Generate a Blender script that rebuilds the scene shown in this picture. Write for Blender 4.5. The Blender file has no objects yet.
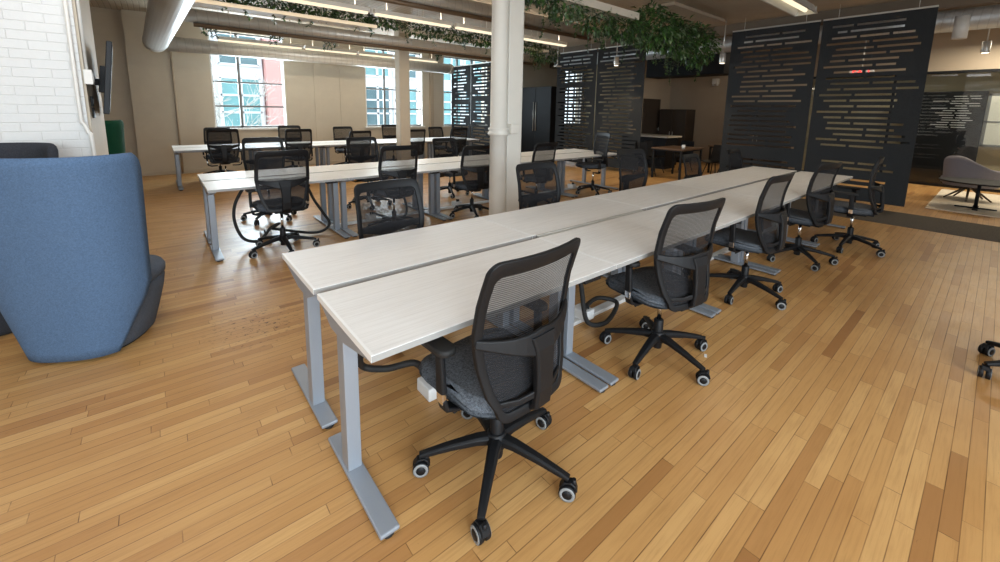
import bpy, math, random
from mathutils import Vector, Matrix, Euler
R = math.radians
PI = math.pi
rnd = random.Random(7)
sc = bpy.context.scene
COL = sc.collection

# ------------------------------------------------------------------ mesh builder
class MB:
    def __init__(s):
        s.v = []; s.f = []; s.mi = []; s.sm = []
    def add(s, vs, fs, mi=0, smooth=False):
        o = len(s.v)
        s.v += [tuple(v) for v in vs]
        for f in fs:
            s.f.append(tuple(i + o for i in f)); s.mi.append(mi); s.sm.append(smooth)
        return s
    def box(s, x0, x1, y0, y1, z0, z1, mi=0):
        vs = [(x0,y0,z0),(x1,y0,z0),(x1,y1,z0),(x0,y1,z0),(x0,y0,z1),(x1,y0,z1),(x1,y1,z1),(x0,y1,z1)]
        return s.add(vs, [(0,3,2,1),(4,5,6,7),(0,1,5,4),(1,2,6,5),(2,3,7,6),(3,0,4,7)], mi)
    def cbox(s, c, d, mi=0):
        return s.box(c[0]-d[0]/2, c[0]+d[0]/2, c[1]-d[1]/2, c[1]+d[1]/2, c[2]-d[2]/2, c[2]+d[2]/2, mi)
    def loft(s, rings, mi=0, smooth=True, cap=True, closed=True):
        n = len(rings[0]); vs = [p for r in rings for p in r]; fs = []
        for k in range(len(rings)-1):
            for i in range(n if closed else n-1):
                j = (i+1) % n
                fs.append((k*n+i, k*n+j, (k+1)*n+j, (k+1)*n+i))
        s.add(vs, fs, mi, smooth)
        if cap:
            o = len(s.v) - len(vs)
            s.f.append(tuple(o+i for i in reversed(range(n)))); s.mi.append(mi); s.sm.append(False)
            s.f.append(tuple(o+(len(rings)-1)*n+i for i in range(n))); s.mi.append(mi); s.sm.append(False)
        return s
    def tube(s, pts, r, n=10, mi=0, cap=True):
        pts = [Vector(p) for p in pts]
        rs = r if isinstance(r, (list, tuple)) else [r]*len(pts)
        rings = []; up = None
        for i, p in enumerate(pts):
            t = (pts[min(i+1, len(pts)-1)] - pts[max(i-1, 0)]).normalized()
            if up is None:
                up = t.orthogonal().normalized()
            up = (up - t*up.dot(t)).normalized()
            w = t.cross(up)
            rings.append([p + (up*math.cos(a) + w*math.sin(a))*rs[i] for a in [2*PI*k/n for k in range(n)]])
        return s.loft(rings, mi, True, cap)
    def sweep(s, pts, widths, thicks, side, mi=0, smooth=False):
        """flat strip: width along the given side vectors, thickness along side x tangent"""
        pts = [Vector(p) for p in pts]; rings = []
        for i, p in enumerate(pts):
            t = (pts[min(i+1, len(pts)-1)] - pts[max(i-1, 0)]).normalized()
            sd = Vector(side[i] if isinstance(side, list) else side)
            sd = (sd - t*sd.dot(t)).normalized(); nn = t.cross(sd)
            w = widths[i] if isinstance(widths, list) else widths
            h = thicks[i] if isinstance(thicks, list) else thicks
            c = min(w, h)*.25
            rings.append([p+sd*a+nn*b for a, b in ((-w/2+c,-h/2),(w/2-c,-h/2),(w/2,-h/2+c),(w/2,h/2-c),(w/2-c,h/2),(-w/2+c,h/2),(-w/2,h/2-c),(-w/2,-h/2+c))])
        return s.loft(rings, mi, smooth, True)
    def lathe(s, prof, c=(0,0,0), n=24, mi=0, smooth=True, axis='z', cap=True):
        rings = []
        for r, z in prof:
            ring = []
            for k in range(n):
                a = 2*PI*k/n
                p = (r*math.cos(a), r*math.sin(a), z)
                if axis == 'x': p = (z, r*math.cos(a), r*math.sin(a))
                if axis == 'y': p = (r*math.cos(a), z, -r*math.sin(a))
                ring.append((p[0]+c[0], p[1]+c[1], p[2]+c[2]))
            rings.append(ring)
        return s.loft(rings, mi, smooth, cap)
    def prism(s, poly, axis, a0, a1, mi=0):
        def P(u, v, a):
            return {'x': (a,u,v), 'y': (u,a,v), 'z': (u,v,a)}[axis]
        n = len(poly)
        vs = [P(u,v,a0) for u,v in poly] + [P(u,v,a1) for u,v in poly]
        fs = [tuple(range(n)), tuple(range(2*n-1, n-1, -1))] + [(i, n+i, n+(i+1)%n, (i+1)%n) for i in range(n)]
        return s.add(vs, fs, mi)
    def xf(s, m):
        s.v = [tuple(m @ Vector(v)) for v in s.v]; return s
    def mesh(s, name, mats):
        me = bpy.data.meshes.new(name)
        me.from_pydata(s.v, [], s.f)
        for m in (mats if isinstance(mats, (list, tuple)) else [mats]): me.materials.append(m)
        me.polygons.foreach_set('material_index', s.mi)
        me.polygons.foreach_set('use_smooth', s.sm)
        me.update()
        import bmesh
        b = bmesh.new(); b.from_mesh(me); bmesh.ops.recalc_face_normals(b, faces=b.faces); b.to_mesh(me); b.free()
        return me
    def build(s, name, mats, parent=None, bevel=0, loc=(0,0,0), rot=0, seg=2):
        o = bpy.data.objects.new(name, s.mesh(name, mats)); COL.objects.link(o)
        o.location = loc; o.rotation_euler = (0,0,rot)
        if parent is not None: o.parent = parent
        if bevel:
            b = o.modifiers.new('edge', 'BEVEL'); b.width = bevel; b.segments = seg; b.limit_method = 'ANGLE'; b.angle_limit = R(40)
            b.harden_normals = False
        return o

def empty(name, loc=(0,0,0), rot=0):
    o = bpy.data.objects.new(name, None); COL.objects.link(o)
    o.location = loc; o.rotation_euler = (0,0,rot); o.empty_display_size = .1
    return o
def tag(o, label, cat, group=None, kind=None):
    o['label'] = label; o['category'] = cat
    if group: o['group'] = group
    if kind: o['kind'] = kind
    return o
def struct(o, label=None):
    o['kind'] = 'structure'
    if label: o['label'] = label
    return o
def copy_tree(o, parent=None):
    c = o.copy(); COL.objects.link(c)
    if parent is not None: c.parent = parent
    for ch in list(o.children): copy_tree(ch, c)
    return c

# ------------------------------------------------------------------ materials
class NT:
    def __init__(s, name):
        s.m = bpy.data.materials.new(name); s.m.use_nodes = True
        s.t = s.m.node_tree; s.t.nodes.clear()
        s.out = s.n('ShaderNodeOutputMaterial')
    def n(s, t, **k):
        nd = s.t.nodes.new(t)
        for a, b in k.items(): setattr(nd, a, b)
        return nd
    def l(s, a, b): s.t.links.new(a, b)
    def math(s, op, a, b=None, c=None):
        nd = s.n('ShaderNodeMath', operation=op)
        for i, x in enumerate((a, b, c)):
            if x is None: continue
            if isinstance(x, (int, float)): nd.inputs[i].default_value = x
            else: s.l(x, nd.inputs[i])
        return nd.outputs[0]
    def mix(s, f, a, b, bt='MIX'):
        nd = s.n('ShaderNodeMix', data_type='RGBA', blend_type=bt)
        for i, x in ((0, f), (6, a), (7, b)):
            if isinstance(x, (int, float)): nd.inputs[i].default_value = x
            elif isinstance(x, tuple): nd.inputs[i].default_value = (*x, 1)[:4]
            else: s.l(x, nd.inputs[i])
        return nd.outputs[2]
    def coord(s): return s.n('ShaderNodeTexCoord').outputs['Object']
    def noise(s, vec, scale, detail=3, rough=.5):
        nd = s.n('ShaderNodeTexNoise'); s.l(vec, nd.inputs['Vector'])
        nd.inputs['Scale'].default_value = scale; nd.inputs['Detail'].default_value = detail; nd.inputs['Roughness'].default_value = rough
        return nd.outputs['Fac']
    def mapping(s, vec, scale):
        nd = s.n('ShaderNodeMapping'); s.l(vec, nd.inputs[0]); nd.inputs['Scale'].default_value = scale
        return nd.outputs[0]
    def ramp(s, f, stops):
        nd = s.n('ShaderNodeValToRGB'); s.l(f, nd.inputs[0]); e = nd.color_ramp.elements
        while len(e) < len(stops): e.new(.5)
        for i, (p, c) in enumerate(stops): e[i].position = p; e[i].color = (*c, 1)[:4]
        return nd.outputs[0]
    def bsdf(s, col, rough=.5, metal=0., bump=None, bs=.2, bd=.01, spec=.5):
        b = s.n('ShaderNodeBsdfPrincipled')
        for k, x in (('Base Color', col), ('Roughness', rough), ('Metallic', metal), ('Specular IOR Level', spec)):
            if isinstance(x, (int, float)): b.inputs[k].default_value = x
            elif isinstance(x, tuple): b.inputs[k].default_value = (*x, 1)[:4]
            else: s.l(x, b.inputs[k])
        if bump is not None:
            bn = s.n('ShaderNodeBump'); s.l(bump, bn.inputs['Height'])
            bn.inputs['Strength'].default_value = bs; bn.inputs['Distance'].default_value = bd
            s.l(bn.outputs[0], b.inputs['Normal'])
        return b.outputs[0]
    def done(s, sh): s.l(sh, s.out.inputs[0]); return s.m

def srgb(r, g, b):
    f = lambda c: (c/255/12.92) if c/255 <= .04045 else ((c/255+.055)/1.055)**2.4
    return (f(r), f(g), f(b))

def plain(name, col, rough=.5, metal=0., nscale=30, var=.12, bs=.05, spec=.5):
    t = NT(name); c = t.coord(); nz = t.noise(c, nscale, 3)
    col2 = tuple(x*(1-var) for x in col)
    return t.done(t.bsdf(t.mix(nz, col, col2), rough, metal, nz, bs, .003, spec))

def fabric(name, c1, c2, scale=420, rough=.95, bs=.35):
    t = NT(name); c = t.coord()
    n1 = t.noise(c, scale, 2, .7); n2 = t.noise(c, scale*.22, 3, .6)
    f = t.math('ADD', t.math('MULTIPLY', n1, .6), t.math('MULTIPLY', n2, .4))
    col = t.ramp(f, [(.36, c1), (.62, c2)])
    return t.done(t.bsdf(col, rough, 0, n1, bs, .004, .2))

def emit(name, col, st):
    t = NT(name); e = t.n('ShaderNodeEmission'); e.inputs[0].default_value = (*col, 1); e.inputs[1].default_value = st
    return t.done(e.outputs[0])

def wood_floor():
    t = NT('maple_strip_floor'); c = t.coord()
    sp = t.n('ShaderNodeSeparateXYZ'); t.l(c, sp.inputs[0]); x, y = sp.outputs[0], sp.outputs[1]
    W = .0565
    yr = t.math('DIVIDE', y, W); row = t.math('FLOOR', yr); fy = t.math('FRACT', yr)
    wn = t.n('ShaderNodeTexWhiteNoise', noise_dimensions='1D'); t.l(row, wn.inputs['W'])
    ln = t.math('ADD', .55, t.math('MULTIPLY', wn.outputs[0], .55))
    xo = t.math('ADD', t.math('DIVIDE', x, ln), t.math('MULTIPLY', wn.outputs[0], 37.7))
    colm = t.math('FLOOR', xo); fx = t.math('FRACT', xo)
    cb = t.n('ShaderNodeCombineXYZ'); t.l(row, cb.inputs[0]); t.l(colm, cb.inputs[1])
    w2 = t.n('ShaderNodeTexWhiteNoise', noise_dimensions='2D'); t.l(cb.outputs[0], w2.inputs['Vector'])
    pid = w2.outputs[0]
    base = t.ramp(pid, [(0, srgb(150,104,60)), (.035, srgb(174,127,76)), (.18, srgb(186,140,85)), (.6, srgb(193,148,92)), (1, srgb(203,160,103))])
    off = t.n('ShaderNodeCombineXYZ'); t.l(t.math('MULTIPLY', pid, 90.), off.inputs[2])
    av = t.n('ShaderNodeVectorMath', operation='ADD'); t.l(c, av.inputs[0]); t.l(off.outputs[0], av.inputs[1])
    g1 = t.noise(t.mapping(av.outputs[0], (2.2, 60, 1)), 1.6, 5, .65)
    g2 = t.noise(t.mapping(av.outputs[0], (3, 22, 1)), 1.2, 3, .6)
    col = t.mix(t.math('MULTIPLY', t.ramp(g1, [(.48, (0,0,0)), (.8, (1,1,1))]), .5), base, srgb(146,102,58))
    col = t.mix(t.math('MULTIPLY', t.ramp(g2, [(.55, (0,0,0)), (.8, (1,1,1))]), .4), col, srgb(150,108,60))
    big = t.noise(c, .9, 4, .6)
    col = t.mix(t.math('MULTIPLY', t.ramp(big, [(.5, (0,0,0)), (.75, (1,1,1))]), .35), col, srgb(160,112,62))
    wear = t.noise(t.mapping(c, (9, 30, 1)), 1., 5, .75)
    wm = t.ramp(wear, [(.66, (0,0,0)), (.72, (1,1,1))])
    col = t.mix(t.math('MULTIPLY', wm, .5), col, srgb(96,66,36))
    # a worn patch of dark gouges by the end of the benches
    dv = t.n('ShaderNodeVectorMath', operation='SUBTRACT'); t.l(c, dv.inputs[0]); dv.inputs[1].default_value = (-.03, 2.03, 0)
    dl = t.n('ShaderNodeVectorMath', operation='LENGTH'); t.l(dv.outputs[0], dl.inputs[0])
    near = t.ramp(dl.outputs['Value'], [(.12, (1,1,1)), (.42, (0,0,0))])
    gn = t.noise(t.mapping(c, (26, 48, 1)), 1., 2, .5)
    gm = t.math('MULTIPLY', near, t.ramp(gn, [(.62, (0,0,0)), (.66, (1,1,1))]))
    col = t.mix(gm, col, srgb(62,36,22))
    gy = t.math('MINIMUM', fy, t.math('SUBTRACT', 1, fy))
    gx = t.math('MULTIPLY', t.math('MINIMUM', fx, t.math('SUBTRACT', 1, fx)), t.math('DIVIDE', ln, W))
    gap = t.math('MINIMUM', gy, gx)
    gmask = t.ramp(gap, [(.012, (1,1,1)), (.04, (0,0,0))])
    gn2 = t.noise(t.mapping(c, (2.5, 14, 1)), 1., 3)
    gmask2 = t.math('MULTIPLY', gmask, t.ramp(gn2, [(.3, (.25,.25,.25)), (.65, (.95,.95,.95))]))
    col = t.mix(gmask2, col, srgb(84,52,26))
    rough = t.math('ADD', .27, t.math('MULTIPLY', t.noise(c, 5, 4), .2))
    h = t.math('SUBTRACT', t.math('MULTIPLY', g1, .12), gmask)
    return t.done(t.bsdf(col, rough, 0, h, .18, .004, .45))

def laminate():
    t = NT('pale_oak_laminate'); c = t.coord()
    g = t.noise(t.mapping(c, (1.4, 60, 1)), 2.2, 6, .7)
    g2 = t.noise(t.mapping(c, (4, 190, 1)), 1.5, 4, .6)
    f = t.math('ADD', t.math('MULTIPLY', g, .65), t.math('MULTIPLY', g2, .35))
    col = t.ramp(f, [(.3, srgb(210,206,201)), (.5, srgb(228,226,222)), (.7, srgb(236,234,231))])
    return t.done(t.bsdf(col, .42, 0, f, .04, .001, .35))

def mesh_cloth(name, see=.33, dark=(.012,.012,.014)):
    t = NT(name); c = t.coord()
    sp = t.n('ShaderNodeSeparateXYZ'); t.l(c, sp.inputs[0])
    k = 2*PI/.0085
    a = t.math('SINE', t.math('MULTIPLY', t.math('ADD', sp.outputs[0], t.math('MULTIPLY', sp.outputs[2], .5)), k))
    b = t.math('SINE', t.math('MULTIPLY', t.math('SUBTRACT', sp.outputs[0], t.math('MULTIPLY', sp.outputs[2], .5)), k))
    f = t.math('ADD', see, t.math('MULTIPLY', t.math('MULTIPLY', a, b), .4))
    f = t.math('MINIMUM', t.math('MAXIMUM', f, 0.), 1.)
    tr = t.n('ShaderNodeBsdfTransparent')
    mx = t.n('ShaderNodeMixShader'); t.l(f, mx.inputs[0])
    t.l(t.bsdf(dark, .8, 0, spec=.3), mx.inputs[1]); t.l(tr.outputs[0], mx.inputs[2])
    return t.done(mx.outputs[0])

def glass(name, tint=(.93,.97,.97), refl=.10, rough=.02):
    t = NT(name)
    tr = t.n('ShaderNodeBsdfTransparent'); tr.inputs[0].default_value = (*tint, 1)
    gl = t.n('ShaderNodeBsdfGlossy'); gl.inputs['Roughness'].default_value = rough
    mx = t.n('ShaderNodeMixShader'); mx.inputs[0].default_value = refl
    t.l(tr.outputs[0], mx.inputs[1]); t.l(gl.outputs[0], mx.inputs[2])
    return t.done(mx.outputs[0])

def white_brick():
    t = NT('white_painted_brick'); c = t.coord()
    sp = t.n('ShaderNodeSeparateXYZ'); t.l(c, sp.inputs[0])
    cb = t.n('ShaderNodeCombineXYZ'); t.l(t.math('ADD', sp.outputs[0], sp.outputs[1]), cb.inputs[0]); t.l(sp.outputs[2], cb.inputs[1])
    br = t.n('ShaderNodeTexBrick'); t.l(cb.outputs[0], br.inputs['Vector'])
    br.inputs['Scale'].default_value = 1; br.inputs['Brick Width'].default_value = .215; br.inputs['Row Height'].default_value = .071
    br.inputs['Mortar Size'].default_value = .005; br.inputs['Mortar Smooth'].default_value = .6
    nz = t.noise(c, 26, 4, .6); pt = t.noise(c, 1.6, 3)
    fac = t.math('MULTIPLY', br.outputs['Fac'], t.ramp(pt, [(.3, (.35,.35,.35)), (.6, (1,1,1))]))
    h = t.math('SUBTRACT', t.math('MULTIPLY', nz, .35), fac)
    col = t.mix(t.math('MULTIPLY', fac, .18), srgb(214,214,211), srgb(180,179,175))
    return t.done(t.bsdf(col, .55, 0, h, .5, .012, .4))

def tan_wall():
    t = NT('tan_painted_masonry'); c = t.coord()
    n1 = t.noise(c, 3, 5, .6)
    sp = t.n('ShaderNodeSeparateXYZ'); t.l(c, sp.inputs[0])
    cs = t.math('FRACT', t.math('DIVIDE', sp.outputs[2], .2))
    ln = t.ramp(cs, [(.0, (1,1,1)), (.05, (0,0,0))])
    col = t.mix(n1, srgb(198,187,168), srgb(184,172,154))
    h = t.math('SUBTRACT', t.math('MULTIPLY', t.noise(c, 30, 4), .3), ln)
    return t.done(t.bsdf(col, .7, 0, h, .2, .006, .3))

def ribbed(name, c1, c2, pitch=.09, axis=0, rough=.7):
    t = NT(name); c = t.coord()
    sp = t.n('ShaderNodeSeparateXYZ'); t.l(c, sp.inputs[0])
    f = t.math('FRACT', t.math('DIVIDE', sp.outputs[axis], pitch))
    g = t.ramp(f, [(0, (1,1,1)), (.1, (0,0,0)), (.9, (0,0,0)), (1, (1,1,1))])
    n = t.noise(c, 2.5, 5, .65)
    col = t.mix(t.math('MULTIPLY', g, .6), t.mix(n, c1, c2), tuple(x*.35 for x in c1))
    return t.done(t.bsdf(col, rough, 0, t.math('SUBTRACT', 0, g), .5, .02, .3))

def duct_metal(name, col, axis, rough=.35, pitch=.14):
    t = NT(name); c = t.coord()
    sp = t.n('ShaderNodeSeparateXYZ'); t.l(c, sp.inputs[0])
    f = t.math('FRACT', t.math('DIVIDE', t.math('ADD', sp.outputs[axis], t.math('MULTIPLY', sp.outputs[2], .12)), pitch))
    g = t.ramp(f, [(0, (1,1,1)), (.06, (0,0,0)), (.94, (0,0,0)), (1, (1,1,1))])
    n = t.noise(c, 22, 3)
    cc = t.mix(t.math('MULTIPLY', g, .5), t.mix(n, col, tuple(x*.82 for x in col)), tuple(x*.5 for x in col))
    return t.done(t.bsdf(cc, rough, .35, g, .35, .008))

def leafmat(name, a, b):
    t = NT(name); c = t.coord()
    n = t.noise(c, 17, 2)
    return t.done(t.bsdf(t.mix(t.ramp(n, [(.35, (0,0,0)), (.65, (1,1,1))]), a, b), .45, 0, spec=.4))

M = {}
M['floor'] = wood_floor()
M['lam'] = laminate()
M['lam_edge'] = plain('shaded_edge_band', srgb(158,157,154), .45, 0, 40, .05)  # same laminate, greyed so the long edges look shaded
M['end_band'] = plain('lit_end_band', srgb(236,235,232), .45, 0, 40, .03)  # whiter strip paints the lit end faces at the desk seams
M['steel'] = plain('silver_grey_powder_coat', srgb(150,157,166), .4, .3, 300, .06, .04)
M['black'] = plain('black_plastic', (.0085,.009,.0105), .5, 0, 120, .3, .08, .28)
M['rubber'] = plain('black_rubber', (.012,.012,.012), .7, 0, 120, .2)
M['greyring'] = plain('light_grey_tread', srgb(138,140,140), .5, 0, 80, .1)
M['chrome'] = plain('chrome', (.75,.75,.75), .12, 1., 50, .05, 0)
M['seat'] = fabric('charcoal_heather_fabric', srgb(46,49,54), srgb(116,120,126), 380)
M['mesh'] = mesh_cloth('black_back_mesh')
M['mesh_dense'] = mesh_cloth('dense_lumbar_mesh', .1)
M['blue'] = fabric('blue_wool_fabric', srgb(66,86,112), srgb(92,116,146), 520, bs=.2)
M['slate'] = fabric('slate_grey_fabric', srgb(62,68,78), srgb(92,99,110), 520, bs=.2)
M['char'] = fabric('charcoal_wool_fabric', srgb(40,42,47), srgb(62,64,70), 520, bs=.2)
M['green'] = fabric('dark_green_fabric', srgb(10,52,36), srgb(18,74,52), 400, bs=.2)
M['mauve'] = fabric('grey_mauve_fabric', srgb(112,108,114), srgb(140,136,142), 400, bs=.2)
M['brick'] = white_brick()
M['tan'] = tan_wall()
M['taupe'] = plain('taupe_plaster', srgb(176,160,140), .8, 0, 4, .08, .05, .2)
M['white'] = plain('white_paint', srgb(226,223,216), .5, 0, 14, .06, .12)
M['shelf'] = plain('cream_shelf_paint', srgb(196,186,170), .6, 0, 14, .06, .1, .2)
M['column'] = plain('thick_white_column_paint', srgb(222,218,208), .42, 0, 9, .07, .3)
M['ceil'] = ribbed('painted_timber_ceiling', srgb(182,170,152), srgb(162,150,132), .09, 0)
M['ceil_dark'] = ribbed('dusty_ceiling_boards', srgb(120,106,90), srgb(104,92,78), .6, 0)
M['duct_x'] = duct_metal('galvanised_spiral_duct', srgb(212,206,196), 0)
M['duct_y'] = duct_metal('galvanised_trunk_duct', srgb(204,205,204), 1, .38, .11)
M['copper'] = plain('brown_pipe', srgb(118,96,74), .45, .3, 60, .15)
M['felt'] = fabric('charcoal_felt', srgb(40,42,44), srgb(54,56,58), 300, bs=.15)
M['rail'] = plain('pale_aluminium', srgb(206,204,198), .4, .6, 60, .06)
M['tube_light'] = emit('warm_tube_diffuser', (1., .86, .6), 1.25)
M['spot_light'] = emit('spot_disc', (1., .86, .62), 4.5)
M['leaf1'] = leafmat('dark_ivy_leaf', srgb(30,48,24), srgb(50,74,36))
M['leaf2'] = leafmat('fresh_fern_leaf', srgb(50,84,38), srgb(78,112,54))
M['leaf3'] = leafmat('sage_leaf', srgb(88,108,78), srgb(126,142,108))
M['strip'] = fabric('dark_floor_carpet', srgb(74,67,58), srgb(98,89,78), 200)
M['rug'] = fabric('cream_rug', srgb(206,194,174), srgb(226,214,194), 160)
M['cab_dark'] = plain('dark_brown_veneer', srgb(62,52,43), .5, 0, 8, .2)
M['black_cab'] = plain('black_cabinet_paint', srgb(20,20,23), .6, 0, 20, .2, .05, .25)
M['screen'] = plain('black_screen', (.012,.013,.016), .4, 0, 10, .1, 0, .3)
M['glass'] = glass('window_glass', (.97,.99,.99), .006)
M['part_glass'] = glass('partition_glass', (.9,.92,.92), .05)
M['beige'] = plain('beige_wall_paint', srgb(196,182,150), .7, 0, 3, .06, .03, .2)
M['blind'] = plain('pale_roller_blind', srgb(226,222,210), .8, 0, 30, .06)
M['winframe'] = plain('grey_steel_window_frame', srgb(120,120,118), .45, 0, 20, .08)
M['facade'] = plain('white_facade_panel', srgb(236,238,238), .7, 0, 2, .05)
M['teal'] = plain('teal_facade_glass', srgb(142,196,198), .15, 0, 1.3, .45, 0)
M['dkglass'] = plain('dark_facade_glass', srgb(110,140,146), .15, 0, 1.5, .4, 0)
M['pink'] = plain('pink_brick_facade', srgb(228,172,164), .8, 0, 3, .08)
M['bark'] = plain('pale_bark', srgb(224,222,214), .8, 0, 20, .15)
M['asphalt'] = plain('grey_asphalt', srgb(150,150,150), .9, 0, 5, .1)
M['red'] = emit('red_sign_letters', (1., .06, .05), 2.5)
M['plug'] = plain('white_power_plastic', srgb(222,222,220), .45, 0, 30, .04)
M['wood_table'] = plain('brown_table_wood', srgb(96,72,52), .45, 0, 12, .2)
M['counter'] = plain('pale_stone_counter', srgb(190,180,164), .35, 0, 12, .08)
M['walnut_leg'] = plain('bronze_leg', srgb(96,78,58), .4, .3, 12, .1)

# ------------------------------------------------------------------ camera (solved from the photograph's perspective)
r = Vector((0.7707680481, -0.6368970914, 0.0166946393)); u = Vector((0.0857135674, 0.1296239324, 0.9878516187)); f = Vector((0.6313238474, 0.7599735069, -0.1545007071))
cam = bpy.data.cameras.new('camera'); co = bpy.data.objects.new('camera', cam); COL.objects.link(co)
m = Matrix.Identity(4)
for i, a in enumerate((r, u, -f)):
    for j in range(3): m[j][i] = a[j]
m.translation = (-0.49313, -1.26081, 1.57657)
co.matrix_world = m
cam.sensor_fit = 'HORIZONTAL'; cam.sensor_width = 36; cam.lens = 414.136/1000*36
cam.shift_y = -(281-175.613)/1000
cam.clip_start = .05; cam.clip_end = 200
sc.camera = co

# ------------------------------------------------------------------ room shell
CH = 3.55
XL, XR, YF, YB = -6.0, 14.4, -5.0, 10.85
struct(MB().box(XL, XR+.2, YF-.2, YB+.3, -.1, 0).build('floor', M['floor']), 'honey coloured maple strip floor')
struct(MB().box(XL-.2, XR+.2, YF-.2, YB+.3, CH, CH+.15).build('ceiling', M['ceil']), 'painted board ceiling')
# back wall with three tall windows
WIN = [(.62, 2.22), (4.36, 6.26), (7.03, 8.9), (13.05, 14.2)]
SILL, HEAD = 1.05, 3.34
b = MB(); xs = [-.84]
for a, c in WIN: xs += [a, c]
xs += [XR+.2]
for i in range(0, len(xs), 2): b.box(xs[i], xs[i+1], YB, YB+.35, 0, CH)
for a, c in WIN:
    b.box(a, c, YB, YB+.35, 0, SILL); b.box(a, c, YB, YB+.35, HEAD, CH)
b.box(XL, -.84, YB+.14, YB+.35, 0, CH)
struct(b.build('wall_back', M['tan']), 'tan painted wall with tall windows')
b = MB().box(-.84, XR, YB-.02, YB, 0, .09).box(XL, -.84, YB+.12, YB+.14, 0, .09)
struct(b.build('baseboard_back', M['tan'], bevel=.004))
struct(MB().box(2.93, 3.08, YB-.015, YB, .1, 2.9).build('trim_1', M['tan'], bevel=.003))
struct(MB().box(3.62, 3.66, YB-.015, YB, .1, 2.9).build('trim_2', M['tan'], bevel=.003))
struct(MB().box(6.5, 6.62, YB-.08, YB, 0, CH).build('trim_3', M['taupe'], bevel=.003))
def window(n, a, c, lower_vent=True):
    fr = MB(); y0, y1 = YB+.08, YB+.14; t = .045
    fr.box(a, a+t, y0, y1, SILL, HEAD); fr.box(c-t, c, y0, y1, SILL, HEAD)
    fr.box(a, c, y0, y1, SILL, SILL+t); fr.box(a, c, y0, y1, HEAD-t, HEAD)
    mx = a+.58 if n == 1 else a+(c-a)*.33
    fr.box(mx-.03, mx+.03, y0, y1, SILL, HEAD)
    for z in (1.58, 2.16, 2.86): fr.box(a, c, y0+.005, y1-.005, z-.02, z+.02)
    if n > 1:
        m2 = a+(c-a)*.66; fr.box(m2-.03, m2+.03, y0, y1, SILL, HEAD)
    o = fr.build('window_%d' % n, M['winframe'])
    struct(o, 'tall multi-pane window in the tan back wall')
    MB().box(a+.01, c-.01, YB+.108, YB+.112, SILL+.01, HEAD-.01).build('pane', M['glass'], o)
    if n == 1: rv = ((c-.05, c),)
    MB().box(a-.05, c+.05, YB-.06, YB+.08, SILL-.05, SILL).box(a, a+.03, YB-.005, YB+.08, SILL, HEAD).box(c-.03, c, YB-.005, YB+.08, SILL, HEAD).build('sill', M['white'], o, .004)
    return o
for i, (a, c) in enumerate(WIN): window(i+1 if i < 3 else 5, a, c)
# brick pier wall on the left
struct(MB().box(XL, -.93, 3.68, 4.95, 0, CH).build('wall_left', M['brick']), 'white painted brick wall')
struct(MB().box(-.93, -.912, 3.71, 4.95, 0, CH).build('trim_7', M['tan']), 'end face of the brick pier, its warm light put in as tan')  # tan colour stands in for warm light on this side
struct(MB().box(XL-.2, XL, YF-.2, YB+.3, 0, CH).build('wall_side', M['white']))
# front wall (behind the camera) with three large openings for daylight
OP = [(-5.4, -3.4), (-2.9, -.7), (0., 2.2), (5., 6.2)]
b = MB(); xs = [XL]
for a, c in OP: xs += [a, c]
xs += [XR+.2]
for i in range(0, len(xs), 2): b.box(xs[i], xs[i+1], YF-.2, YF, 0, CH)
for a, c in OP:
    b.box(a, c, YF-.2, YF, 0, .8); b.box(a, c, YF-.2, YF, 3.2, CH)
struct(b.build('wall_front', M['white']))
# far right wall
struct(MB().box(XR, XR+.2, YF, YB, 0, CH).build('wall_right', M['beige']))
struct(MB().box(XR-.7, XR, YF, 2.3, 2.66, CH).build('trim_4', M['taupe']), 'taupe bulkhead above the glass room front')
struct(MB().box(XR-.71, XR-.64, YF, 2.3, 2.6, 2.66).build('trim_5', M['black_cab']), 'dark head rail of the glass front')
# kitchen wall
struct(MB().box(13.4, 13.6, 2.3, 6.4, 0, CH).box(11.1, 13.4, 6.28, 6.4, 0, CH).build('wall_kitchen', M['taupe']))
dr = MB().box(11.75, 12.75, 6.24, 6.28, .01, 2.05).build('door_1', M['cab_dark'], bevel=.004); struct(dr, 'dark brown kitchen door')
MB().tube([(12.65,6.2,1.0),(12.65,6.2,1.12)], .012, 8).box(12.635,12.665,6.2,6.24,1.05,1.07).build('door_handle', M['rail'], dr)
struct(MB().box(7.8, 9.0, YF, 2.5, 0, .006).build('trim_6', M['strip']), 'dark carpet strip along the slatted screens')
# ceiling beams
for i, x in enumerate((-2.6, 9.6, 12.2)):
    struct(MB().box(x-.11, x+.11, YF, YB, CH-.22, CH).build('beam', M['ceil_dark'], bevel=.006))
struct(MB().box(6.8, 8.9, 2.75, 4.9, CH-.06, CH).build('ceiling_panel', M['taupe'], bevel=.004))

# column with collar and square post
col = empty('column', (2.76, 2.7, 0)); struct(col, 'round white iron column with a collar')
MB().lathe([(.16,0),(.16,.05),(.125,.07),(.105,.1),(.105,1.27),(.125,1.28),(.135,1.3),(.125,1.32),(.112,1.335),(.128,1.35),(.128,1.365),(.104,1.38),(.1,3.3),(.14,3.4),(.18,3.42),(.18,CH)], n=32).build('shaft', M['column'], col)
MB().box(.1, .32, -.06, .14, 0, CH).build('square_post', M['column'], col, .012)
MB().box(.1, .22, -.13, -.04, 1.3, 1.42).build('bracket', M['column'], col, .01)
MB().tube([(.34,-.02,0),(.34,-.02,CH)], .02).build('conduit', M['column'], col)
col2 = empty('column', (3.76, 7.26, 0)); struct(col2, 'square tan column between the rear benches')
MB().box(-.12, .12, -.12, .12, 0, CH).build('shaft', M['tan'], col2, .02)
MB().box(-.15, .15, -.15, .15, CH-.2, CH).build('capital', M['tan'], col2, .01)

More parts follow.
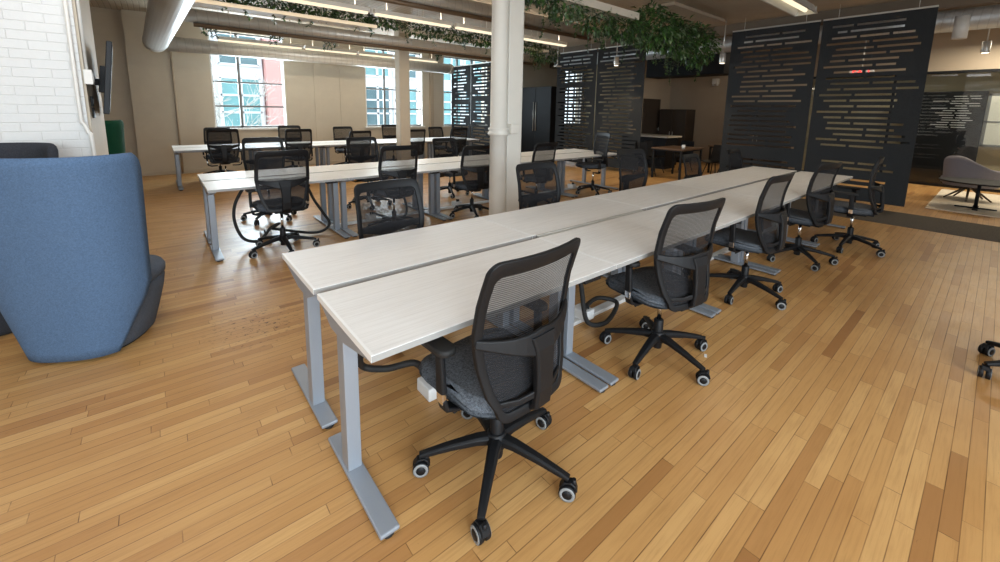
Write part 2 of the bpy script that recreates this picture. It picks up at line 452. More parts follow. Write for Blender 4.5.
# ------------------------------------------------------------------ desks
L, D, G, H = 1.4, .61, .055, .75
DW = L-.006
def make_desk():
    root = empty('desk')
    MB().box(-DW/2, DW/2, 0, D, H-.027, H).build('tabletop', M['lam'], root, .003)
    MB().box(-DW/2, DW/2, -.0012, 0, H-.025, H-.002).box(-DW/2, DW/2, D, D+.0012, H-.025, H-.002).build('edge_band', M['lam_edge'], root)
    for s in (-1, 1): MB().box(min(s*(DW/2-.010), s*(DW/2+.0012)), max(s*(DW/2-.010), s*(DW/2+.0012)), 0.001, D-.001, H-.026, H+.0004).build('end_band', M['end_band'], root)
    for s in (-1, 1):
        x = s*(DW/2-.047)
        lg = MB().box(x-.03, x+.03, .342, .418, .028, .65).build('leg', M['steel'], root, .004)
        MB().box(x-.025, x+.025, .347, .413, .62, H-.055).build('inner_column', M['steel'], lg, .003)
        MB().box(x-.039, x+.039, -.006, .594, .012, .031).build('foot', M['steel'], lg, .006)
        MB().prism([(.03,H-.028),(.03,H-.04),(.3,H-.1),(.46,H-.1),(.59,H-.04),(.59,H-.028)], 'x', x-.04 if s < 0 else x-.022, x+.022 if s < 0 else x+.04).build('side_bracket', M['steel'], lg, .003)
        for yy in (.02, .57): MB().lathe([(.024,0),(.026,.004),(.024,.013)], (x,yy,0), 14).build('glide', M['rubber'], lg)
    MB().box(-DW/2+.08, DW/2-.08, .33, .37, H-.075, H-.035).box(-DW/2+.08, DW/2-.08, .40, .43, H-.075, H-.035).build('rail', M['steel'], root, .003)
    k = MB().box(.44, .57, .004, .075, H-.05, H-.028)
    k.build('keypad', M['black'], root, .004)
    return root
desk0 = make_desk()
ORD = ['first', 'second', 'third', 'fourth', 'fifth']
BENCH = [('front bench', 0., 0.), ('middle bench', -.15, 3.68), ('rear bench by the windows', -.27, 8.4)]
GRP = ['desks of the front bench', 'desks of the middle bench', 'desks of the rear bench']
first = True
for bi, (bn, bx, by) in enumerate(BENCH):
    for side in (0, 1):
        for k in range(5):
            d = desk0 if first else copy_tree(desk0); first = False
            cx = bx + L*(k+.5)
            if side == 0: d.location = (cx, by, 0)
            else: d.location = (cx, by+2*D+G, 0); d.rotation_euler.z = PI
            tag(d, 'pale laminate desk, %s from left, %s side of the %s' % (ORD[k], 'near' if side == 0 else 'far', bn), 'desk', GRP[bi])

# cable channels between the two sides of a bench, floor raceways, outlet boxes
for bi, (bn, bx, by) in enumerate(BENCH):
    nm = ['front', 'middle', 'rear'][bi]
    for k in ((1,) if bi == 0 else (1, 3)):
        x0 = bx + L*k
        o = MB().box(x0+.03, x0+L-.1, by+D+.012, by+D+G-.006, H-.022, H-.004).box(x0+.03, x0+L-.1, by+D+G-.02, by+D+G-.006, H-.022, H+.003).build('cable_channel', M['rail'], bevel=.002)
        tag(o, 'aluminium cable channel in the gap of the %s bench at its %s desk pair' % (nm, ORD[k]), 'cable channel', 'bench cable channels')
    yc = by + .62
    o = MB().box(bx+1.3, bx+6.6, yc-.035, yc+.035, 0, .03).build('floor_raceway', M['plug'], bevel=.006)
    tag(o, 'white power raceway on the floor beneath the %s bench' % nm, 'raceway')
    for k in range(5):
        px = bx + [.58, 1.9, 3.35, 4.75, 6.2][k]
        q = empty('outlet_box', (px, yc-.01, .03 if k else 0))
        MB().box(-.055, .055, -.075, .065, 0, .075).build('housing', M['plug'], q, .008)
        MB().box(-.022, -.006, -.05, -.02, .075, .115).box(.008, .024, -.05, -.02, .075, .11).build('plug', M['rubber'], q, .004)
        tag(q, 'white outlet box with black plugs under the %s bench, %s from the left' % (nm, ORD[k]), 'outlet box', 'outlet boxes under the benches')
def catmull(P, n=8):
    P = [Vector(p) for p in P]; Q = [P[0]] + P + [P[-1]]; out = []
    for i in range(1, len(Q)-2):
        for k in range(n):
            t = k/n
            out.append(.5*((2*Q[i]) + (-Q[i-1]+Q[i+1])*t + (2*Q[i-1]-5*Q[i]+4*Q[i+1]-Q[i+2])*t*t + (-Q[i-1]+3*Q[i]-3*Q[i+1]+Q[i+2])*t**3))
    out.append(P[-1]); return out
HOSES = [
 ('under the first front bench desk, behind the first chair', [(.2,.52,.69),(.17,.55,.45),(.2,.62,.31),(.3,.57,.28),(.42,.5,.3),(.5,.52,.2),(.58,.6,.11)]),
 ('under the second front bench desk, looping to its outlet box', [(1.62,.5,.69),(1.68,.46,.4),(1.74,.44,.12),(1.9,.41,.06),(2.1,.46,.07),(2.2,.52,.1),(2.1,.62,.12),(1.92,.6,.11)]),
 ('under the third front bench desk', [(3.0,.5,.69),(3.02,.45,.35),(3.08,.42,.08),(3.25,.44,.05),(3.36,.6,.11)]),
 ('in a loop left of the first middle bench chair', [(.22,4.1,.69),(.12,4.1,.5),(.1,4.08,.3),(.17,4.06,.1),(.32,4.05,.05),(.45,4.08,.17),(.55,4.12,.2),(.5,4.3,.11)]),
 ('in a loop right of the first middle bench chair', [(.86,4.1,.69),(.95,4.1,.45),(1.05,4.1,.27),(1.12,4.08,.12),(1.02,4.06,.04),(.85,4.1,.04),(.5,4.28,.11)]),
 ('hanging under the fourth desk of the middle bench', [(5.0,4.1,.69),(5.25,4.1,.6),(5.45,4.08,.35),(5.42,4.06,.12),(5.2,4.05,.05),(4.9,4.15,.05),(4.65,4.28,.11)]),
 ('hanging under the second desk of the middle bench', [(2.0,4.1,.69),(2.15,4.1,.4),(2.2,4.08,.12),(2.05,4.06,.04),(1.78,4.28,.11)]),
]
for lab, P in HOSES:
    tag(MB().tube(catmull(P), .017, 10).build('cable_hose', M['rubber']), 'black cable hose ' + lab, 'cable', 'black cable hoses under the benches')

# ------------------------------------------------------------------ task chair
def yback(z):
    pts = [(.42,-.222),(.5,-.212),(.62,-.192),(.75,-.188),(.9,-.212),(1.09,-.275)]
    if z <= pts[0][0]: return pts[0][1]
    for (a, b), (c, d_) in zip(pts, pts[1:]):
        if z <= c:
            t = (z-a)/(c-a); return b+(d_-b)*t
    return pts[-1][1]
def hwid(z):
    pts = [(.43,.19),(.54,.222),(.66,.25),(.78,.266),(1.09,.255)]
    if z <= pts[0][0]: return pts[0][1]
    for (a, b), (c, d_) in zip(pts, pts[1:]):
        if z <= c:
            t = (z-a)/(c-a); return b+(d_-b)*t
    return pts[-1][1]
def rrect(hw, hh, rad, n=6):
    out = []
    for cx, cy, a0 in ((hw-rad, hh-rad, 0), (-hw+rad, hh-rad, 90), (-hw+rad, -hh+rad, 180), (hw-rad, -hh+rad, 270)):
        for k in range(n+1):
            a = R(a0+90*k/n); out.append((cx+rad*math.cos(a), cy+rad*math.sin(a)))
    return out
def dens(loop, m=3):
    out = []
    for i, p in enumerate(loop):
        q = loop[(i+1) % len(loop)]
        n = max(1, int(math.hypot(q[0]-p[0], q[1]-p[1])/.12))
        for k in range(n): out.append((p[0]+(q[0]-p[0])*k/n, p[1]+(q[1]-p[1])*k/n))
    return out
Z0, Z1 = .43, 1.08
def bpt(s_, z, off=0.):
    """s_ in -1..1 across the back at height z"""
    x = s_*hwid(z)
    return (x, yback(z)+.62*x*x+off, z)
def caster_mesh():
    b = MB()
    for sx in (-1, 1):
        b.lathe([(.012,-.009),(.029,-.009),(.031,-.006),(.031,.006),(.029,.009),(.012,.009)], (sx*.0135,0,.031), 20, 0, True, 'x')
        q = 1 if sx > 0 else -1; f0 = sx*.0135+q*.009
        b.lathe([(.0285,f0),(.0285,f0+q*.0012),(.0185,f0+q*.0022),(.018,f0)], (0,0,.031), 22, 1, True, 'x', False)
        b.lathe([(.018,f0),(.0165,f0+q*.003),(.002,f0+q*.0035)], (0,0,.031), 18, 0, True, 'x')
    b.tube([(0,.022,.05),(0,.022,.082)], .008, 8)
    b.sweep([(0,-.022,.05),(0,-.012,.066),(0,.012,.07),(0,.026,.06),(0,.032,.042)], .03, .008, (1,0,0))
    return b.mesh('caster', [M['black'], M['greyring']])
CAST = caster_mesh()
def make_chair():
    root = empty('task_chair')
    # five-star base
    b = MB()
    for k in range(5):
        a = 2*PI*k/5; c, s_ = math.cos(a), math.sin(a)
        P = [(c*q, s_*q, z) for q, z in ((.02,.142),(.09,.14),(.2,.122),(.3,.1),(.338,.092))]
        b.sweep(P, [.06,.052,.042,.034,.03], [.05,.042,.034,.028,.02], (-s_, c, 0))
    b.lathe([(.04,.1),(.046,.12),(.046,.16),(.036,.175)], n=20)
    base = b.build('base', M['black'], root, .003)
    for k in range(5):
        a = 2*PI*k/5
        o = bpy.data.objects.new('caster', CAST); COL.objects.link(o); o.parent = base
        o.location = (.333*math.cos(a), .333*math.sin(a), 0); o.rotation_euler.z = R(205 + [-18, 12, 30, -35, 6][k]); o.scale = (1.13, 1.13, 1.13)
    g = MB().lathe([(.028,.06),(.03,.07),(.03,.25),(.026,.256)], n=18, mi=0); g.lathe([(.0145,.25),(.0145,.42)], n=16, mi=1)
    g.build('gas_lift', [M['black'], M['chrome']], root)
    mb = MB().box(-.085, .085, -.12, .13, .395, .432).box(-.05, .05, -.19, -.1, .4, .44)
    mb.tube([(.06,.06,.41),(.2,.07,.405),(.25,.07,.4)], .007, 8)
    mb.tube([(-.06,.0,.41),(-.2,.0,.405),(-.24,.0,.4)], .007, 8)
    mb.build('mechanism', M['black'], root, .008)
    # seat cushion
    def ring(hw, hd, z, cy=.06, rad=.11, crown=0):
        lp = dens(rrect(hw, hd, rad)); out = []
        for x, y in lp:
            zz = z - crown*max(0, (y-.1)/.14)**2*.02
            out.append((x*(1-.06*max(0,-y/hd)), y+cy, zz))
        return out
    sb = MB().loft([ring(.215,.215,.428),ring(.24,.238,.434,crown=.5),ring(.25,.247,.452,crown=.8),ring(.252,.249,.472,crown=1),ring(.245,.242,.492,crown=1),ring(.215,.21,.503,crown=1,rad=.09),ring(.12,.12,.505,rad=.05)])
    sb.build('seat', M['seat'], root)
    sp = MB().loft([ring(.16,.16,.412,rad=.07),ring(.205,.2,.42),ring(.212,.205,.434,crown=.3)]).build('seat_pan', M['black'], root)
    # back frame ring
    hh = (Z1-Z0)/2; zc = (Z1+Z0)/2
    n = 7
    outer = dens(rrect(1., hh, .075, n)) if False else None
    def lp(bs, bt, bb, rad):
        """closed loop in (s,z)"""
        z0, z1 = Z0+bb, Z1-bt; pts = []
        def corner(cx, cz, a0):
            for k in range(n+1):
                a = R(a0+90*k/n); pts.append((cx+rad*math.cos(a), cz+rad*math.sin(a)))
        wt, wb = hwid(z1)-bs, hwid(z0)-bs
        corner(wt-rad, z1-rad, 0)
        for k in range(1, 8): pts.append((-(wt-rad)*(2*k/8-1)*-1*-1, z1)) if False else None
        for k in range(1, 6): pts.append(((wt-rad)*(1-2*k/6), z1))
        corner(-wt+rad, z1-rad, 90)
        for k in range(1, 9):
            z = z1-rad-(z1-z0-2*rad)*k/9; pts.append((-(hwid(z)-bs), z))
        corner(-wb+rad, z0+rad, 180)
        for k in range(1, 6): pts.append((-(wb-rad)*(1-2*k/6), z0))
        corner(wb-rad, z0+rad, 270)
        for k in range(1, 9):
            z = z0+rad+(z1-z0-2*rad)*k/9; pts.append((hwid(z)-bs, z))
        return pts
    lo, li = lp(0, 0, 0, .05), lp(.034, .06, .036, .035)
    def pl(loop, off): return [(x, yback(z)+.62*x*x+off, z) for x, z in loop]
    A_, B_, C_, D_ = pl(lo, -.011), pl(lo, .011), pl(li, .009), pl(li, -.009)
    fb = MB(); N = len(lo)
    vs = A_+B_+C_+D_; fs = []
    for a in range(4):
        for i in range(N):
            j = (i+1) % N; e = (a+1) % 4
            fs.append((a*N+i, a*N+j, e*N+j, e*N+i))
    fb.add(vs, fs, 0, True)
    fb.build('back_frame', M['black'], root, .004)
    # mesh sheet
    def sheet(za, zb, nz, nx=10):
        g_ = MB(); vs = []
        for j in range(nz+1):
            z = za+(zb-za)*j/nz
            for i in range(nx+1):
                x = (hwid(z)-.02)*(2*i/nx-1); vs.append((x, yback(z)+.62*x*x, z))
        fs = [(j*(nx+1)+i, j*(nx+1)+i+1, (j+1)*(nx+1)+i+1, (j+1)*(nx+1)+i) for j in range(nz) for i in range(nx)]
        return g_.add(vs, fs, 0, True)
    sheet(.785, Z1-.02, 8).build('back_mesh', M['mesh'], root)
    sheet(Z0+.02, .785, 9).build('lumbar_mesh', M['mesh_dense'], root)
    # arched support and spine behind the mesh
    s2 = MB()
    arc = []; 
    for k in range(13):
        q = -1+2*k/12; x = q*.258
        z = .765 - .045*(1-abs(q)**1.6); y = yback(z)+.62*x*x - .008 - .055*(1-q*q)
        arc.append((x, y, z))
    s2.sweep(arc, [.034+.075*(1-abs(-1+2*k/12))**1.4 for k in range(13)], .018, (0,.15,1))
    sp_ = [(0,-.25,.75),(0,-.257,.70),(0,-.257,.62),(0,-.256,.53),(0,-.248,.465),(0,-.19,.425),(0,-.08,.41)]
    s2.sweep(sp_, [.13,.105,.092,.09,.092,.09,.09], [.022,.03,.034,.036,.036,.034,.03], (1,0,0))
    for sx in (-1, 1):
        s2.sweep([(sx*.03,-.25,.515),(sx*.1,-.225,.5),(sx*.19,-.185,.505)], [.03,.026,.022], .014, (0,0,1))
    s2.build('back_support', M['black'], root, .004)
    for sx in (-1, 1):
        am = MB()
        am.sweep([(sx*.12,.02,.412),(sx*.22,.02,.408),(sx*.268,.02,.425),(sx*.282,.02,.47)], [.07,.065,.055,.05], [.016,.018,.022,.024], (0,1,0))
        am.sweep([(sx*.282,.02,.5),(sx*.284,.022,.58),(sx*.284,.026,.645),(sx*.28,.03,.668)], [.05,.044,.042,.06], [.028,.026,.026,.028], (0,1,0))
        ar = am.build('armrest', M['black'], root, .004)
        MB().box(sx*.282-.011, sx*.282+.011, -.001, .041, .455, .52).build('chrome_sleeve', M['chrome'], ar, .004)
        lpz = [(x+sx*.272, y+.085, 0) for x, y in rrect(.04, .115, .036, 5)]
        MB().loft([[(x,y,.668) for x,y,_ in lpz],[(x,y,.685) for x,y,_ in lpz],[((x-sx*.272)*.9+sx*.272,(y-.085)*.96+.085,.692) for x,y,_ in lpz]]).build('arm_pad', M['rubber'], ar)
    return root
UPPER = ('mechanism', 'seat', 'seat_pan', 'back_frame', 'back_mesh', 'lumbar_mesh', 'back_support', 'armrest')
chair0 = make_chair()
chair_used = [False]
def place_chair(x, y, face, base, label, group, dz=0., tilt=0.):
    """face: direction the sitter looks, degrees from +Y; base: phase of the star base"""
    if not chair_used[0]: c = chair0; chair_used[0] = True
    else: c = copy_tree(chair0)
    c.location = (x, y, 0); c.rotation_euler.z = R(base)
    for ch in c.children:
        nm = ch.name.split('.')[0]
        if nm in UPPER:
            ch.rotation_euler.z = R(face-base); ch.location.z = min(dz, .02) if nm == 'armrest' else dz
            if tilt and nm in ('back_frame', 'back_mesh', 'lumbar_mesh', 'back_support'):
                e = Euler((R(-tilt), 0, 0)); mm = Matrix.Rotation(R(face-base), 4, 'Z') @ Matrix.Translation((0, -.12, .43+dz)) @ e.to_matrix().to_4x4() @ Matrix.Translation((0, .12, -.43))
                ch.matrix_local = mm
        elif nm == 'gas_lift': ch.location.z = min(dz, .05)*.9 if dz < 0 else 0
    tag(c, label, 'chair', group)
    return c
G1, G2, G3 = 'task chairs of the front bench', 'task chairs of the middle bench', 'task chairs of the rear bench'
CHAIRS = [
 # x, y, face, base, dz, tilt, label, group
 (.56,.0,4,5,-.008,1,'mesh task chair at the near left corner of the front bench, nearest the camera',G1),
 (1.93,.01,-9,44,.0,2,'black task chair, second from left on the near side of the front bench',G1),
 (3.44,.04,-2,38,.02,3,'black task chair, third from left on the near side of the front bench',G1),
 (4.86,.02,-9,8,.02,3,'black task chair, fourth from left on the near side of the front bench',G1),
 (5.88,-.24,8,33,.03,7,'black task chair at the right end of the front bench, by the slatted screens',G1),
 (.79,1.36,184,20,-.03,0,'mesh task chair facing the camera across the left end of the front bench',G1),
 (2.29,1.36,177,40,0,0,'mesh task chair facing the camera beside the white round column',G1),
 (3.87,1.36,176,10,.06,0,'mesh task chair behind the middle of the front bench, right of the column',G1),
 (5.42,1.36,183,54,-.08,0,'low task chair behind the front bench, before the kitchen opening',G1),
 (6.9,1.36,180,30,-.08,0,'low task chair behind the far right end of the front bench',G1),
 (.50,3.70,0,54,.05,0,'black task chair between two hanging cable loops at the middle bench',G2),
 (1.83,3.70,0,20,.05,0,'black task chair, second from left on near side of middle bench',G2),
 (3.10,3.72,-8,30,0,0,'black mesh task chair left of the white round column, near side of middle bench',G2),
 (4.46,3.72,0,50,-.01,0,'black mesh task chair right of the white round column, near side of middle bench',G2),
 (6.03,3.74,66,18,.10,4,'black mesh task chair turned sideways at the right of the middle bench',G2),
 (.66,5.22,180,14,.06,4,'wide looking mesh task chair on the far side of the middle bench, leftmost',G2),
 (2.10,5.22,182,40,.03,2,'mesh task chair, second from the left on the far side of the middle bench',G2),
 (3.67,5.22,180,30,-.03,0,'mesh task chair, third from the left on the far side of the middle bench',G2),
 (.50,8.36,-6,24,.07,0,'black task chair, leftmost on the near side of the rear bench',G3),
 (1.83,8.36,-4,10,.05,0,'black task chair, second from left on the near side of rear bench',G3),
 (3.13,8.36,0,44,-.01,0,'black task chair just left of the square tan column, at rear bench',G3),
 (4.57,8.36,0,30,0,0,'black task chair just right of the square tan column, at rear bench',G3),
 (5.88,8.36,-4,16,.02,0,'black mesh task chair at the right end of the rear bench, near side',G3),
 (.55,9.78,174,16,.02,0,'black task chair, leftmost on the window side of the rear bench',G3),
 (2.04,9.78,178,36,.05,0,'black mesh task chair on the window side of rear bench, under the first window',G3),
 (3.35,9.78,180,20,.01,0,'black task chair, third from left on window side of the rear bench',G3),
 (4.70,9.78,184,50,.05,0,'black task chair on window side of rear bench, under second window',G3),
 (6.2,9.78,182,30,-.03,0,'black task chair at the right end of the window side, rear bench',G3),
 (3.51,-1.65,180,54,0,0,'task chair at the right picture edge, only two casters of its base in view',None),
]
for x, y, fa, ba, dz, ti, lab, gr in CHAIRS: place_chair(x, y, fa, ba, lab, gr, dz, ti)

# ------------------------------------------------------------------ lounge chairs at the left
def lounge(name, loc, rot, top, mats, label, cat='lounge chair'):
    root = empty(name, loc, rot)
    def egg(ax, ayb, ayf, z, n=40, cy=0):
        out = []
        for k in range(n):
            a = 2*PI*k/n; c, s_ = math.cos(a), math.sin(a)
            e = .82
            out.append((ax*math.copysign(abs(c)**e, c), cy+(ayf if s_ > 0 else ayb)*math.copysign(abs(s_)**e, s_), z))
        return out
    MB().loft([egg(.25,.25,.29,.012),egg(.265,.265,.31,.03),egg(.30,.29,.345,.16),egg(.335,.31,.375,.30),egg(.345,.315,.385,.37),egg(.335,.305,.375,.395)]).build('seat_base', mats[1], root)
    MB().loft([egg(.33,.28,.375,.385),egg(.35,.28,.392,.405),egg(.352,.28,.395,.44),egg(.335,.27,.38,.468),egg(.24,.2,.28,.478)]).build('seat_cushion', mats[1], root)
    # tall wrap-around back shell
    b = MB(); rings = []
    zs = [.02,.08,.16,.25,.35,.45,.55,.65,.8,.95,1.1,top-.1,top-.05,top-.02,top]
    n = 25
    for zi, z in enumerate(zs):
        t = z/top
        ax = .285 + .1*min(1, z/.4) + .03*max(0, (z-.5))/.8
        ay = .275 + .07*min(1, z/.5) + .12*max(0, (z-.5))/.8
        half = R(50 + 34*min(1, z/.42)) if z < .42 else R(84)
        th = .055 if z < top-.06 else .055*max(.2, math.sqrt(max(0, 1-((z-(top-.06))/.06)**2))+.05)
        if z > top-.12: half *= 1-.05*((z-(top-.12))/.12)**2
        o_, i_ = [], []
        for k in range(n):
            a = -PI/2 - half + 2*half*k/(n-1); c, s_ = math.cos(a), math.sin(a)
            e = .74
            cx, cy = math.copysign(abs(c)**e, c), math.copysign(abs(s_)**e, s_)
            m_ = (.055-th)/2
            o_.append((cx*(ax+.012-m_), cy*(ay+.012-m_), z)); i_.append((cx*(ax+.012-m_-th), cy*(ay+.012-m_-th), z))
        rings.append(o_ + i_[::-1])
    b.loft(rings)
    b.build('back_shell', mats[0], root)
    MB().loft([egg(.24,.24,.28,0),egg(.24,.24,.28,.014)]).build('plinth', M['rubber'], root)
    tag(root, label, cat)
    return root
lounge('lounge_chair', (-.905, 2.455, 0), R(-30), 1.285, (M['blue'], M['slate']), 'tall blue high-backed lounge chair seen from behind, in front of the white brick')
lounge('lounge_chair', (-1.5, 3.19, 0), R(180), 1.27, (M['char'], M['char']), 'charcoal lounge chair between the blue chair and the white brick wall')
lounge('lounge_chair', (-1.23, 5.75, 0), R(8), 1.39, (M['green'], M['green']), 'dark green high-backed chair beyond the brick pier under the screen')

# wall screen on its arm, conduit, boxes
tv = empty('wall_television', (-.80, 4.2, 1.8), R(3.2)); tv.rotation_euler.y = R(7)
MB().box(-.02, .02, -.52, .52, -.31, .31).build('screen_body', M['black'], tv, .006)
MB().box(.02, .022, -.5, .5, -.29, .29).build('screen', M['screen'], tv)
MB().box(-.06, -.02, -.12, .12, -.12, .12).box(-.165, -.05, -.03, .03, -.06, .0).box(-.165, -.15, -.1, .1, -.15, .1).build('wall_arm', M['black'], tv, .004)
tag(tv, 'wall mounted flat black television seen edge-on at the brick pier', 'television')
cd = MB().tube(catmull([(-.965,3.65,CH),(-.965,3.65,2.4),(-.965,3.65,1.5),(-.955,3.65,1.42),(-.93,3.64,1.34),(-.915,3.64,1.2),(-.915,3.64,.1)], 5), .014).tube([(-.9,3.74,CH),(-.9,3.74,1.86)], .012).build('wall_conduit', M['white'])
tag(cd, 'white painted conduit running down the corner of the brick pier', 'conduit')
jb = empty('junction_box', (-.89, 3.74, 1.8)); MB().box(-.03, .025, -.05, .05, -.06, .06).build('housing', M['white'], jb, .004)
MB().box(.025, .03, -.03, .03, -.04, .04).build('cover', M['rail'], jb, .002)
tag(jb, 'pale junction box at the end of the conduit on the brick pier', 'junction box')
for i, z in enumerate((1.6, 1.5)):
    s_ = empty('wall_outlet', (-.905, 3.9, z)); MB().box(-.006, .008, -.045, .045, -.045, .045).build('plate', M['black'], s_, .003)
    MB().box(.008, .01, -.02, .02, -.02, .02).build('socket', M['greyring'], s_)
    tag(s_, ['upper', 'lower'][i] + ' black outlet on the side of the brick pier below the junction box', 'outlet', 'outlets on the pier')
tag(MB().tube([(-.085,YB-.03,.03),(-.085,YB-.03,2.9)], .02).build('wall_pipe', M['taupe']), 'thin vertical pipe on the tan wall left of the first window', 'pipe')

# ------------------------------------------------------------------ ducts, pipes, lights
d = empty('air_duct', (-.07, 0, 2.84), R(1.6)); n_ = 28
MB().lathe([(.2,-3.),(.2,9.6)], n=n_, axis='y').build('trunk', M['duct_y'], d)
MB().lathe([(.2,9.6),(.207,9.62),(.207,9.68),(.2,9.7),(.2,9.98),(.18,10.12),(.12,10.18),(.02,10.2)], n=n_, axis='y').build('end_cap', M['duct_y'], d)
tag(d, 'large round grey trunk duct running overhead from the camera towards the back wall', 'duct')
d = empty('air_duct', (0, 10.0, 2.84)); MB().lathe([(.15,-.15),(.15,6.8)], n=24, axis='x').build('trunk', M['duct_x'], d)
MB().lathe([(.155,6.7),(.158,6.75),(.155,6.8)], n=24, axis='x').build('end_collar', M['duct_x'], d)
tag(d, 'round spiral branch duct along the top of the back windows', 'duct')
d = empty('air_duct', (0, 6.97, 2.955)); MB().lathe([(.105,-.1),(.105,7.55),(.09,7.56)], n=24, axis='x').build('trunk', M['duct_x'], d)
for i, x in enumerate((3.78, 5.6)): MB().box(x, x+.5, -.125, -.06, -.07, .07).build('grille', M['rail'], d, .004)
MB().tube([(.1,-.02,-.135),(7.5,-.02,-.135)], .034, 10).build('pipe', M['copper'], d)
tag(d, 'round spiral branch duct with brown pipe above the middle of the room', 'duct')
d = empty('air_duct', (0, 4.9, 3.33)); MB().lathe([(.125,.3),(.125,7.1)], n=24, axis='x').build('trunk', M['duct_x'], d)
MB().tube([(.3,-.06,-.15),(7.1,-.06,-.15)], .04, 10).build('pipe', M['copper'], d)
tag(d, 'upper branch duct with brown pipe passing behind the round column', 'duct')
d = empty('air_duct', (10.6, 0, 3.3)); MB().lathe([(.2,-4.5),(.2,9.)], n=24, axis='y').build('trunk', M['duct_y'], d)
MB().tube([(.3,-4.5,-.05),(.3,9,-.05)], .04).build('pipe', M['taupe'], d)
tag(d, 'grey overhead duct behind the slatted screens at top right', 'duct')
tag(MB().lathe([(.09,-.18),(.09,.18)], (9.8,-.6,3.05), 20).build('ceiling_cylinder', M['white']), 'pale cylinder fitting hanging just right of the last slatted screen', 'ceiling fitting')

def linear_light(x0, x1, y, z, label, group):
    o = empty('linear_light', ((x0+x1)/2, y, z)); h = (x1-x0)/2
    MB().box(-h, h, -.05, .05, .012, .075).build('housing', M['white'], o, .006)
    MB().prism([(-.045,.012),(.045,.012),(.036,-.02),(-.036,-.02)], 'x', -h+.03, h-.03).build('diffuser', M['tube_light'], o)
    MB().tube([(-h*.7,0,.07),(-h*.7,0,CH-z)], .008, 8).tube([(h*.7,0,.07),(h*.7,0,CH-z)], .008, 8).build('stem', M['white'], o)
    tag(o, label, 'ceiling light', group)
xs = [-.62, .78, 2.36, 3.93, 5.35, 7.1]
for i in range(5):
    linear_light(xs[i]+.04, xs[i+1]-.04, 5.5, 3.1, 'warm linear light, %s from the left in the row above the middle bench' % ORD[i], 'linear lights over the middle bench')
xs = [.62, 2.32, 3.6, 4.55, 5.95]
for i in range(4):
    linear_light(xs[i]+.02, xs[i+1]-.02, 9.35, 2.93, 'warm linear light, %s from the left in the row before the back windows' % ORD[i], 'linear lights over the rear bench')
o = empty('trough_light', (6.1, .86, 3.08))
MB().prism([(-.15,.0),(-.13,-.0),(-.08,.1),(.08,.1),(.13,0),(.15,0),(.09,.13),(-.09,.13)], 'x', -1.1, 1.1).box(-1.1,-1.09,-.13,.13,0,.1).box(1.09,1.1,-.13,.13,0,.1).build('reflector', M['rail'], o)
MB().tube([(-1.05,0,.06),(1.05,0,.06)], .03, 12).build('lamp', M['tube_light'], o)
MB().tube([(-.8,0,.12),(-.8,0,CH-3.085)], .008, 8).tube([(.8,0,.12),(.8,0,CH-3.085)], .008, 8).build('stem', M['white'], o)
tag(o, 'wide metal trough light hanging over the right end of the front bench', 'ceiling light')
for (x, y, z, lab) in ((8.5,5.1,2.74,'small ceiling spotlight before the left pair of slatted screens'),(8.5,3.17,2.74,'small ceiling spotlight glowing below the leafy planter end'),
                       (8.95,2.75,2.66,'small ceiling spotlight at the left edge of the large right screens'),(11.4,-.86,2.78,'small ceiling spotlight above the grey armchair at far right')):
    o = empty('ceiling_spotlight', (x, y, z))
    MB().lathe([(.055,0),(.06,.01),(.06,.2),(.05,.21)], n=20).build('housing', M['rail'], o)
    MB().lathe([(.048,-.004),(.048,.002)], n=20).build('lamp_disc', M['spot_light'], o)
    MB().tube([(0,0,.2),(0,0,CH-z)], .01, 8).build('stem', M['rail'], o)
    tag(o, lab, 'spotlight', 'ceiling spotlights')
o = empty('pendant_rod', (7.55, 6.2, 2.72)); MB().tube([(0,0,.02),(0,0,CH-2.72)], .012, 8).build('rod', M['rail'], o); MB().box(-.09,.09,-.06,.06,-.01,.02).build('bracket', M['rail'], o, .004)
tag(o, 'thin hanging rod with small bracket left of the slatted screens', 'hanger')

# ------------------------------------------------------------------ slatted screens
def screen(y0, y1, x, z0, z1, seed, label, group, name='slatted_screen'):
    rr = random.Random(seed)
    o = empty(name, (x, (y0+y1)/2, 0)); W = (y1-y0)/2
    b = MB(); t = .012; sl = .036; pitch = .1
    n = int((z1-z0-.2)/pitch); zt = z1-.03
    z = z0
    zr = [z1-.13-pitch*k for k in range(n)]
    zr = [q for q in zr if q > z0+.1][::-1]
    prev = z0
    for q in zr:
        if rr.random() < .04: continue
        b.box(-t/2, t/2, -W, W, prev, q-sl/2)
        # slots of this row
        c = -W + rr.uniform(.06, .4); slots = []
        while c < W-.3:
            l = rr.uniform(.25, .8)
            if c+l > W-.07: l = W-.07-c-rr.uniform(0, .2)
            if l > .12: slots.append((c, c+l))
            c += l + .045
        e = -W
        for a, d_ in slots:
            b.box(-t/2, t/2, e, a, q-sl/2, q+sl/2); e = d_
        b.box(-t/2, t/2, e, W, q-sl/2, q+sl/2)
        prev = q+sl/2
    b.box(-t/2, t/2, -W, W, prev, z1)
    b.build('felt_panel', M['felt'], o)
    MB().box(-.014, .014, -W, W, z1, z1+.028).build('top_rail', M['rail'], o, .002)
    MB().tube([(0,-W*.7,z1+.02),(0,-W*.7,CH)], .004, 6).tube([(0,W*.7,z1+.02),(0,W*.7,CH)], .004, 6).build('hanging_wire', M['rail'], o)
    tag(o, label, 'screen', group)
GS = 'hanging slatted felt screens'
screen(-.37, 1.085, 9.06, .1, 3.29, 1, 'charcoal slatted felt screen, rightmost, beside the grey armchair area', GS)
screen(1.125, 2.64, 9.06, .1, 3.29, 2, 'charcoal slatted felt screen just right of the kitchen opening', GS)
screen(4.64, 6.1, 9.06, .1, 3.29, 3, 'charcoal slatted felt screen just left of the kitchen opening', GS)
